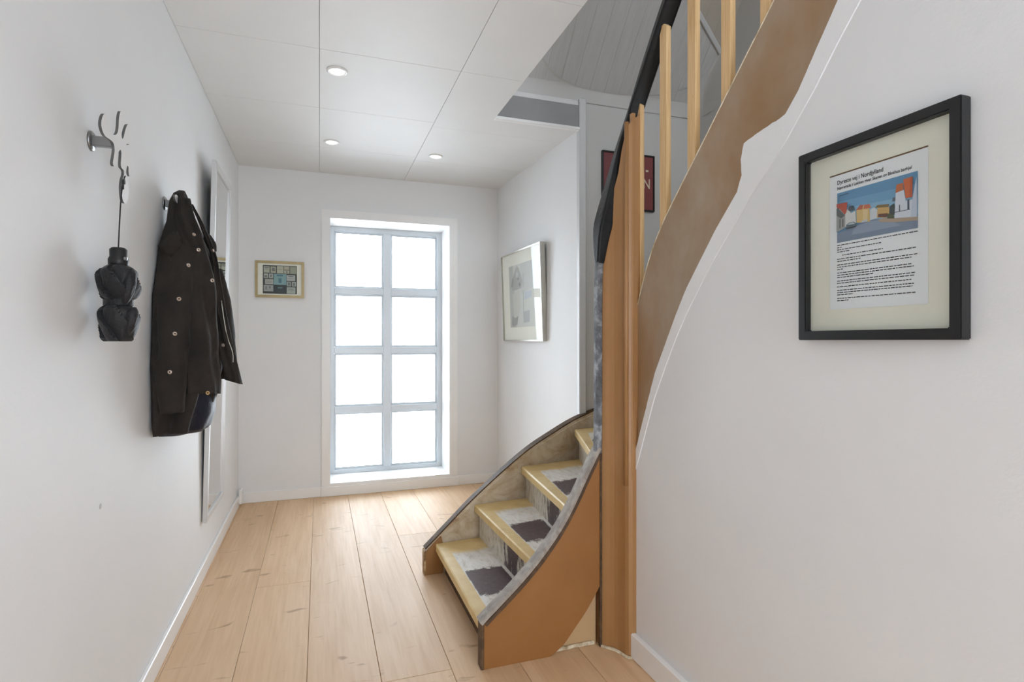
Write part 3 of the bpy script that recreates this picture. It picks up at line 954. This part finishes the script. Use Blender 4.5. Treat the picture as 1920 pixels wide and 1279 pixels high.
# illegible body text as fine rows of word marks
rnd = random.Random(5)
vs_, fs = [], []
def word_row(v, u0, u1, hgt=.0017):
    u = u0
    while u < u1:
        L = rnd.uniform(.003, .010)
        e = min(u + L, u1)
        k = len(vs_)
        vs_.extend([(u, -.0112, v), (e, -.0112, v), (e, -.0112, v + hgt * rnd.uniform(.8, 1.15)), (u, -.0112, v + hgt)])
        fs.append((k, k + 1, k + 2, k + 3))
        u = e + .0014
y_ = pv0 - PH - .0065
for para in ((1.0, .07), (.58, .17), (0,), (.56,), (0,), (.98, .32), (0,), (1.0, .93, .08), (0,), (.93, .96, .48), (0,), (.97, .97), (0,), (.93,), (0,), (.96, .94, .22), (0,), (.98, .16)):
    for wdt in para:
        if wdt == 0:
            y_ -= .0028
            continue
        ind = .012 if para == (.56,) else 0
        word_row(y_, tx + ind, tx + ind * .6 + PW * wdt)
        y_ -= .0047
me = bpy.data.meshes.new('body_text'); me.from_pydata(vs_, [], fs)
bt = link('body_text', me, 'ink', big)
bt['kind'] = 'stuff'
glass(big, W, H, fw, .019)

# small gold framed collage of cards on the far wall
W, H, fw = .314, .252, .017
sm = tag(picture('framed_collage', (-.259, YF, 1.5315), (0, 0, 0), W, H, fw, .018, 'gold', 'mat_ivory'), 'small gold framed collage of printed cards left of the window', 'framed picture')
def Cc(x0, y0, x1, y1):
    f_ = lambda x, y: ((x - 745) / 1040 * .314, -(y - 628) / 815 * .252)
    a, b = f_(x0, y1), f_(x1, y0)
    return [(a[0], a[1]), (b[0], a[1]), (b[0], b[1]), (a[0], b[1])]
cards = [((46, 52, 50), Cc(385, 315, 1110, 950)), ((120, 122, 108), Cc(815, 320, 1108, 500))]
for c, r_ in [((186, 186, 168), (405, 345, 528, 485)), ((188, 184, 160), (550, 345, 660, 485)), ((190, 190, 168), (682, 330, 815, 492)), ((186, 180, 158), (836, 335, 940, 405)), ((196, 196, 180), (836, 425, 940, 488)), ((160, 162, 142), (968, 340, 1092, 492)),
              ((190, 192, 182), (408, 505, 495, 605)), ((186, 190, 186), (515, 505, 600, 605)), ((134, 170, 174), (612, 505, 885, 750)), ((190, 194, 190), (892, 525, 1072, 655)), ((184, 184, 176), (432, 630, 604, 740)), ((176, 184, 182), (895, 675, 980, 775)), ((188, 192, 186), (1002, 675, 1090, 775)),
              ((168, 170, 168), (405, 762, 604, 900)), ((50, 58, 60), (612, 760, 885, 940)), ((180, 188, 178), (892, 798, 1078, 940))]:
    cards.append((c, Cc(*r_)))
for r_ in [(425, 360, 510, 385), (430, 400, 505, 410), (575, 370, 640, 450), (700, 400, 790, 408), (870, 440, 910, 475), (420, 540, 480, 590), (540, 525, 575, 585), (930, 545, 1030, 565), (920, 600, 1050, 608), (450, 670, 590, 680), (450, 700, 580, 708), (915, 690, 965, 760), (1020, 700, 1070, 760), (920, 830, 1040, 845), (915, 870, 1055, 878), (440, 790, 470, 860), (520, 780, 550, 840)]:
    cards.append(((118, 122, 116), Cc(*r_)))
for r_ in [(680, 520, 810, 560), (715, 600, 780, 710)]:
    cards.append(((78, 122, 134), Cc(*r_)))
cards.append(((96, 130, 134), Cc(700, 800, 800, 830)))
print_part('card_collage', cards, sm, -.0102)
glass(sm, W, H, fw, .014)

# silver framed drawing on the passage wall
W, H, fw = .70, .634, .010
ang = math.atan2(1.388 - 1.325, YF - 2.875)
px_ = 1.325 + (YF - 3.63) / (YF - 2.875) * .063
dr = tag(picture('framed_drawing', (px_ - .004, 3.63, 1.421), (R(2.0), 0, R(-90) + ang), W, H, fw, .036, 'silver', 'mat_ivory', .002, .026), 'silver framed pale grey figure drawing on the wall beside the stairs', 'framed picture')
def D(pts):
    # crop coordinates of the sheet 170..410 x 290..1010 mapped to the sheet
    return [(-.215 + (x - 170) / 260 * .43, .222 - (y - 330) / 670 * .44) for x, y in pts]
dp = [((215, 214, 207), D([(170, 1000), (430, 1000), (430, 330), (170, 330)])),
      ((196, 194, 188), D([(170, 1000), (240, 1000), (232, 700), (215, 330), (170, 330)])),
      ((206, 206, 202), D([(300, 660), (430, 600), (430, 330), (300, 330)])),
      ((180, 178, 174), D([(195, 560), (225, 430), (240, 380), (262, 340), (285, 380), (300, 440), (318, 520), (300, 590), (250, 600), (205, 600)])),
      ((210, 207, 198), D([(215, 900), (205, 640), (285, 600), (290, 800), (250, 960)])),
      ((159, 158, 156), D([(188, 560), (205, 470), (222, 450), (215, 560)])),
      ((148, 146, 145), D([(262, 480), (275, 465), (285, 490), (270, 505)])),
      ((142, 140, 138), D([(272, 540), (288, 520), (300, 560), (282, 570)])),
      ((202, 202, 199), D([(245, 430), (258, 400), (275, 430), (268, 470), (250, 465)])),
      ((166, 164, 162), D([(185, 960), (195, 870), (225, 900), (262, 880), (250, 970), (200, 990)])),
      ((186, 186, 186), D([(320, 960), (315, 840), (385, 830), (380, 950)])),
      ((198, 202, 209), D([(330, 720), (335, 640), (410, 630), (405, 700)])),
      ((151, 150, 148), D([(322, 580), (328, 440), (331, 440), (326, 580)])),
      ((166, 166, 164), D([(320, 840), (322, 620), (326, 620), (324, 840)]))]
print_part('drawing', dp, dr, -.0262)
glass(dr, W, H, fw, .030)

# red poster behind the stairs
W, H, fw = .348, .332, .008
po = tag(picture('framed_poster', (1.712, 2.8745, 2.039), (0, 0, 0), W, H, fw, .018, 'black', 'mat_cream', .001), 'dark red framed poster with pale letters behind the balusters', 'poster')
print_part('poster_print', [((120, 30, 30), rect(-W / 2 + .006, W / 2 - .006, -H / 2 + .006, H / 2 - .006)), ((108, 26, 28), rect(-W / 2 + .006, -W / 2 + .09, -H / 2 + .006, H / 2 - .006))], po, -.0104)
text_part('lettering', 'EN', .082, W / 2 - .026, -.030, -.0112, po, 'poster_ink', 'RIGHT', .0006, .80)
text_part('small_lettering', 'L', .034, W / 2 - .070, -.098, -.0112, po, 'poster_ink', 'RIGHT', .0004, .9)
link('emblem', prism('emblem', [(W / 2 - .058, .068), (W / 2 - .040, .068), (W / 2 - .040, .080), (W / 2 - .058, .080)], 'Y', -.0114, -.0106), 'poster_ink', po)

# ------------------------------------------------------------------ leaning mirror
W, H, fw = .49, 1.70, .030
mi = tag(empty('wall_mirror', (XL + .004, 3.165, .255), (R(1.35), 0, R(90))), 'tall narrow mirror in a thin silver frame tilted off the left wall', 'mirror')
link('frame', ring('frame', (-W / 2, W / 2, 0, H), (-W / 2 + fw, W / 2 - fw, fw, H - fw), -.020, 0, .003), 'alu', mi)
link('mirror_glass', box('mirror_glass', -W / 2 + fw * .7, W / 2 - fw * .7, -.011, -.006, fw * .7, H - fw * .7), 'mirror', mi)
link('backing', box('backing', -W / 2 + .01, W / 2 - .01, -.005, -.001, .01, H - .01), 'black', mi)

# ------------------------------------------------------------------ coat hooks
PL = [(1.531, 1.575), (1.505, 1.573), (1.49, 1.578), (1.481, 1.588), (1.483, 1.602), (1.495, 1.618), (1.512, 1.625), (1.524, 1.619), (1.519, 1.604), (1.527, 1.595), (1.549, 1.593), (1.573, 1.599), (1.589, 1.612), (1.595, 1.63), (1.598, 1.65), (1.607, 1.667), (1.619, 1.673), (1.632, 1.673), (1.634, 1.661), (1.627, 1.642), (1.617, 1.621), (1.619, 1.607), (1.629, 1.611), (1.64, 1.629), (1.653, 1.648), (1.665, 1.658), (1.677, 1.66), (1.679, 1.649), (1.667, 1.632), (1.651, 1.614), (1.651, 1.603), (1.663, 1.605), (1.682, 1.613), (1.687, 1.606), (1.67, 1.599), (1.657, 1.591), (1.662, 1.584), (1.677, 1.578), (1.69, 1.565), (1.699, 1.549), (1.694, 1.536), (1.677, 1.529), (1.67, 1.537), (1.669, 1.549), (1.663, 1.552), (1.655, 1.544), (1.651, 1.531), (1.66, 1.523), (1.669, 1.512), (1.671, 1.493), (1.669, 1.473), (1.657, 1.457), (1.642, 1.451), (1.627, 1.454), (1.619, 1.467), (1.617, 1.488), (1.623, 1.506), (1.634, 1.521), (1.632, 1.531), (1.615, 1.533), (1.611, 1.541), (1.613, 1.554), (1.615, 1.569), (1.609, 1.575), (1.596, 1.566), (1.587, 1.552), (1.583, 1.536), (1.575, 1.525), (1.563, 1.521), (1.555, 1.526), (1.561, 1.542), (1.567, 1.56), (1.563, 1.572), (1.552, 1.576)]
def hook(y, z, label, squash=1.0):
    t = tag(empty('coat_hook', (XL, y, z)), label, 'coat hook', 'splash shaped coat hooks')
    link('base_disc', lathe('base_disc', [(0, .006), (.021, .006), (.024, .0035), (.024, 0), (0, 0)], 24), 'steel', t, (0, 0, 0), (0, R(90), 0), True)
    link('arm', box('arm', .004, .054, -.008, .008, -.012, .012, .002), 'steel', t)
    pts = [(p.x, p.y) for p in smooth_path([(a - 1.597, b - 1.586, 0) for a, b in PL] + [(PL[0][0] - 1.597, PL[0][1] - 1.586, 0)], 3)][:-1]
    pts = [(a, b * (squash if b > 0 else 1)) for a, b in pts]
    me = prism('splash_plate', pts, 'X', .052, .058)
    me.materials.append(MAT['hook_white']); me.materials.append(MAT['steel_dark'])
    for p in me.polygons:
        p.material_index = 0 if len(p.vertices) > 6 else 1
    link('splash_plate', me, 'hook_white', t)
hook(1.597, 1.586, 'white splash shaped coat hook with the umbrella hanging from it')
hook(2.268, 1.592, 'coat hook on steel arm mostly covered by the dark jacket', .35)

# ------------------------------------------------------------------ umbrella
um = tag(empty('folding_umbrella', (-.464, 1.600, 1.104)), 'folded black compact umbrella hanging by its cord on left wall', 'umbrella')
def fold_loft(name, prof, n=40, folds=5, amp=.12, tw=3.0, seed=0, flat=.85):
    vs_, fs = [], []
    prof = [(p.x, p.y) for p in smooth_path([(r, z, 0) for r, z in prof], 4)]
    for j, (r, z) in enumerate(prof):
        for k in range(n):
            a = 2 * math.pi * k / n
            ph = ((a * folds / (2 * math.pi) + z * tw * 4) % 1.0)
            m_ = 1 + amp * (ph - .5) + .08 * noise.noise(Vector((math.cos(a) * 2, math.sin(a) * 2, z * 30 + seed)))
            vs_.append((r * m_ * math.cos(a) * flat, r * m_ * math.sin(a), z))
    L = len(prof)
    for j in range(L - 1):
        for k in range(n):
            k2 = (k + 1) % n
            fs.append((j * n + k, j * n + k2, (j + 1) * n + k2, (j + 1) * n + k))
    fs += [tuple(range(n)), tuple(range((L - 1) * n, L * n))]
    return mesh(name, vs_, fs)
link('canopy', fold_loft('canopy', [(.030, 0), (.036, .008), (.043, .035), (.046, .055), (.040, .078), (.027, .089), (.027, .099), (.040, .108), (.047, .125), (.048, .15), (.044, .170), (.030, .182), (.02, .186)], 64, 5, .34, 3.4), 'umb', um)
link('tie_band', lathe('tie_band', [(.0285, .086), (.031, .088), (.031, .101), (.0285, .103)], 28), 'umb', um)
flap = link('canopy_flap', fold_loft('canopy_flap', [(.004, .0), (.014, .02), (.017, .05), (.013, .075), (.004, .088)], 20, 2, .1, 1.0, 4), 'umb', um, (.022, -.028, .09), (R(-6), R(8), 0))
flap2 = link('canopy_flap', fold_loft('canopy_flap', [(.004, .0), (.013, .02), (.016, .04), (.011, .06), (.004, .07)], 20, 2, .1, 1.0, 8), 'umb', um, (.026, -.02, .015), (R(8), R(14), 0))
link('handle', lathe('handle', [(.0, .180), (.021, .180), (.0215, .20), (.018, .207), (.0185, .224), (.014, .2285), (0, .229)], 20), 'black_plastic', um, smooth=True)
link('button', box('button', .014, .022, -.016, -.008, .196, .206, .002), 'steel', um)
link('cord', sweep('cord', smooth_path([(0, 0, .228), (.001, .006, .30), (.002, .014, .36), (.004, .022, .397), (.007, .026, .412)], 5), circ(.0016, 6), (1, 0, 0)), 'black_plastic', um)
link('cord_loop', sweep('cord_loop', smooth_path([(.006, .024, .392), (.010, .008, .398), (.012, -.006, .392), (.012, -.008, .378), (.011, -.004, .372)], 5), circ(.0024, 6), (0, 0, 1)), 'black_plastic', um)

# ------------------------------------------------------------------ jacket
jk = tag(empty('jacket', (-.43, 2.27, .78)), 'dark charcoal jacket with metal studs hanging from a wall hook', 'jacket')
JO = Vector((.43, -2.27, -.78))
def jp(name, me, mat, smooth=True, parent=jk):
    o = link(name, me, mat, parent, smooth=smooth)
    if parent is jk:
        o.location = JO
    return o
def d_loft(secs, n=44, amp=.10, folds=5, seed=0, back=True):
    """sections (z, x_back, y_c, a_y, b_x); D-shaped against the wall"""
    S_ = []
    keys = [Vector(s[1:5]) for s in secs]
    zs_ = [s[0] for s in secs]
    rows = []
    for i in range(len(secs) - 1):
        for k in range(5):
            t = k / 5
            rows.append((zs_[i] + (zs_[i + 1] - zs_[i]) * t, keys[i].lerp(keys[i + 1], t)))
    rows.append((zs_[-1], keys[-1]))
    vs_, fs = [], []
    ztop, zbot = zs_[0], zs_[-1]
    for (z, k) in rows:
        dz = (ztop - z) / (ztop - zbot)
        for q in range(n):
            a = 2 * math.pi * q / n
            c, s = math.cos(a), math.sin(a)
            xx = (abs(c) ** .8) * (1 if c > 0 else -.06)
            f = 1 + amp * dz * math.sin(folds * a + 3 * dz + seed) + .06 * noise.noise(Vector((c * 2.2, s * 2.2, z * 5 + seed)))
            yy = s * (.9 + .1 * f)
            vs_.append((max(k[0] + k[3] * xx * (f if c > 0 else 1), XL + .004), k[1] + k[2] * yy * (1 + .5 * (f - 1)), z))
    L = len(rows)
    for j in range(L - 1):
        for q in range(n):
            q2 = (q + 1) % n
            fs.append((j * n + q, j * n + q2, (j + 1) * n + q2, (j + 1) * n + q))
    fs += [tuple(range(n)), tuple(range((L - 1) * n, L * n))]
    return mesh('loft', vs_, fs)
body_secs = [(1.640, -.470, 2.262, .010, .016), (1.625, -.482, 2.262, .030, .034), (1.595, -.49, 2.26, .048, .052), (1.557, -.492, 2.258, .060, .066), (1.515, -.494, 2.255, .066, .078), (1.481, -.498, 2.252, .085, .096),
             (1.424, -.505, 2.26, .12, .126), (1.368, -.508, 2.275, .14, .148), (1.30, -.510, 2.28, .17, .152), (1.255, -.511, 2.28, .188, .153), (1.179, -.511, 2.28, .195, .155), (1.085, -.511, 2.28, .20, .156), (1.01, -.511, 2.28, .20, .156), (.94, -.510, 2.285, .195, .146), (.878, -.509, 2.285, .192, .128), (.83, -.508, 2.285, .190, .112), (.795, -.507, 2.285, .184, .104)]
bd_ = jp('body', d_loft(body_secs, 90, .2, 9, .4), 'jacket')
jp('lining_garment', d_loft([(1.0, -.505, 2.285, .14, .10), (.95, -.507, 2.285, .155, .135), (.90, -.508, 2.285, .160, .146), (.85, -.508, 2.285, .162, .142), (.82, -.508, 2.285, .160, .132), (.795, -.507, 2.285, .155, .122), (.784, -.505, 2.285, .14, .11)], 56, .05, 8, 2.0), 'lining')

def tube(name, path, radii, n=24, wob=.06, seed=0, squash=1.0):
    vs_, fs = [], []
    pr = smooth_path([(p[0], p[1], p[2]) for p in path], 6)
    rr = [p.x for p in smooth_path([(r, 0, 0) for r in radii], 6)]
    for i, p in enumerate(pr):
        for k in range(n):
            a = 2 * math.pi * k / n
            f = 1 + wob * math.sin(3 * a + p.z * 22 + seed) + wob * 1.2 * noise.noise(Vector((math.cos(a) * 1.5, math.sin(a) * 1.5, p.z * 24 + seed)))
            vs_.append((max(p.x + rr[i] * f * math.cos(a), XL + .004), p.y + rr[i] * f * math.sin(a) * squash, p.z))
    L = len(pr)
    for j in range(L - 1):
        for k in range(n):
            k2 = (k + 1) % n
            fs.append((j * n + k, j * n + k2, (j + 1) * n + k2, (j + 1) * n + k))
    fs += [tuple(range(n)), tuple(range((L - 1) * n, L * n))]
    return mesh(name, vs_, fs)
jp('sleeve', tube('sleeve', [(-.435, 2.215, 1.49), (-.438, 2.17, 1.40), (-.445, 2.13, 1.30), (-.455, 2.10, 1.19), (-.452, 2.082, 1.08), (-.455, 2.08, .97), (-.458, 2.083, .872)], [.030, .044, .048, .046, .047, .042, .034], 36, .085, 1), 'jacket')
jp('sleeve', tube('sleeve', [(-.38, 2.38, 1.38), (-.372, 2.40, 1.26), (-.360, 2.41, 1.12), (-.352, 2.41, 1.02), (-.352, 2.41, .96)], [.03, .045, .05, .046, .04], 26, .05, 5), 'jacket')
# front panel hanging outwards, with zip edge
def sheet(name, left, right, thick=.006, n=10, bulge=.02, seed=0):
    vs_, fs = [], []
    L_, R_ = smooth_path(left, 5), smooth_path(right, 5)
    m_ = len(L_)
    for side_ in (0, 1):
        for i in range(m_):
            for k in range(n + 1):
                t = k / n
                p = L_[i].lerp(R_[i], t)
                d = (R_[i] - L_[i]); d.z = 0
                nn = Vector((d.y, -d.x, 0))
                nn = nn.normalized() if nn.length > 1e-6 else Vector((0, -1, 0))
                b = bulge * math.sin(math.pi * t) + .016 * noise.noise(Vector((t * 3, p.z * 9, seed))) + .006 * math.sin(t * 11 + p.z * 7 + seed)
                p = p + nn * (b + (thick if side_ else 0))
                vs_.append(tuple(p))
    W_ = n + 1
    o_ = m_ * W_
    for i in range(m_ - 1):
        for k in range(n):
            a = i * W_ + k
            fs.append((a, a + 1, a + 1 + W_, a + W_))
            fs.append((o_ + a, o_ + a + W_, o_ + a + 1 + W_, o_ + a + 1))
        for k in (0, n):
            a = i * W_ + k
            fs.append((a, a + W_, o_ + a + W_, o_ + a))
    for i in (0, m_ - 1):
        for k in range(n):
            a = i * W_ + k
            fs.append((a, o_ + a, o_ + a + 1, a + 1))
    return mesh(name, vs_, fs)
jp('front_panel', sheet('front_panel', [(-.452, 2.205, 1.595), (-.435, 2.19, 1.50), (-.435, 2.13, 1.36), (-.425, 2.10, 1.20), (-.42, 2.09, 1.05), (-.415, 2.10, .93)], [(-.440, 2.21, 1.595), (-.400, 2.21, 1.50), (-.362, 2.21, 1.36), (-.352, 2.20, 1.22), (-.340, 2.19, 1.06), (-.335, 2.19, .92)], .007, 10, .025, 2), 'jacket')
fl = jp('front_panel', sheet('front_panel', [(-.430, 2.23, 1.585), (-.395, 2.23, 1.50), (-.37, 2.25, 1.40), (-.365, 2.27, 1.27), (-.345, 2.26, 1.10), (-.325, 2.25, .965)], [(-.420, 2.23, 1.585), (-.380, 2.23, 1.50), (-.346, 2.25, 1.40), (-.330, 2.26, 1.27), (-.300, 2.26, 1.10), (-.266, 2.26, .945)], .006, 8, .012, 6), 'jacket')
jp('zip', sweep('zip', smooth_path([(-.362, 2.204, 1.345), (-.353, 2.196, 1.22), (-.341, 2.186, 1.06), (-.338, 2.185, .96), (-.342, 2.188, .925)], 6), circ(.0026, 6), (1, 0, 0)), 'zip')
jp('zip', sweep('zip', smooth_path([(-.335, 2.243, 1.25), (-.318, 2.245, 1.13), (-.298, 2.247, 1.06), (-.296, 2.245, 1.0), (-.272, 2.252, .95)], 6), circ(.0020, 6), (1, 0, 0)), 'zip')
# collar: folded pieces near the top
jp('collar', sheet('collar', [(-.470, 2.20, 1.60), (-.468, 2.19, 1.53), (-.462, 2.175, 1.47), (-.44, 2.155, 1.43)], [(-.425, 2.205, 1.60), (-.408, 2.195, 1.53), (-.388, 2.20, 1.47), (-.385, 2.20, 1.42)], .009, 8, .018, 11), 'jacket')
jp('collar', prism('collar', [(-.512, 1.412), (-.488, 1.445), (-.455, 1.478), (-.435, 1.44), (-.455, 1.38), (-.490, 1.398)], 'Y', 2.12, 2.165, .008), 'jacket')
jp('collar', tube('collar', [(-.395, 2.33, 1.50), (-.385, 2.33, 1.47), (-.375, 2.33, 1.44)], [.012, .02, .012], 14, .03, 3), 'jacket')
# studs
from mathutils.bvhtree import BVHTree
dg = bpy.context.evaluated_depsgraph_get()
tv, tf = [], []
for o in jk.children:
    if o.name.startswith(('body', 'sleeve', 'front_panel', 'collar')):
        k = len(tv)
        tv += [tuple(v.co) for v in o.data.vertices]
        tf += [tuple(i + k for i in p.vertices) for p in o.data.polygons]
bvh = BVHTree.FromPolygons(tv, tf)
stud_me = lathe('stud', [(.0026, .0026), (.0042, .0042), (.0062, .0030), (.0068, 0), (.0026, 0)], 18, True)
STUDS = [(-.414, 1.470), (-.352, 1.428), (-.400, 1.416), (-.430, 1.358), (-.358, 1.315), (-.456, 1.242), (-.467, 1.128), (-.480, 1.006), (-.320, 1.09)]
for (x, z) in STUDS + [(-.372, .930)]:
    hit, nrm, idx, dist = bvh.ray_cast(Vector((x + .18, 1.2, z)), Vector((-.18, 1.0, 0)).normalized())
    if hit is None:
        continue
    o = bpy.data.objects.new('stud', stud_me)
    if not stud_me.materials:
        stud_me.materials.append(MAT['copper'])
    COL.objects.link(o); o.parent = jk
    if z < .95:
        o.data = stud_me.copy()
        o.data.materials[0] = MAT['brass']
        o['label'] = 'gold coloured stud near the hem'
    if nrm.y > 0:
        nrm = -nrm
    o.location = JO + hit
    o.rotation_euler = nrm.to_track_quat('Z', 'Y').to_euler()

# small cable box in the far left corner
bxo = tag(empty('cable_box', (XL + .014, 4.12, 0)), 'small white cable box on the skirting in the far left corner', 'cable box')
link('cover', box('cover', 0, .018, -.035, .035, .02, .115, .004), 'trim', bxo)
link('screw', lathe('screw', [(0, .002), (.004, .001), (.004, 0)], 10), 'plug', bxo, (.018, 0, .09), (0, R(90), 0))
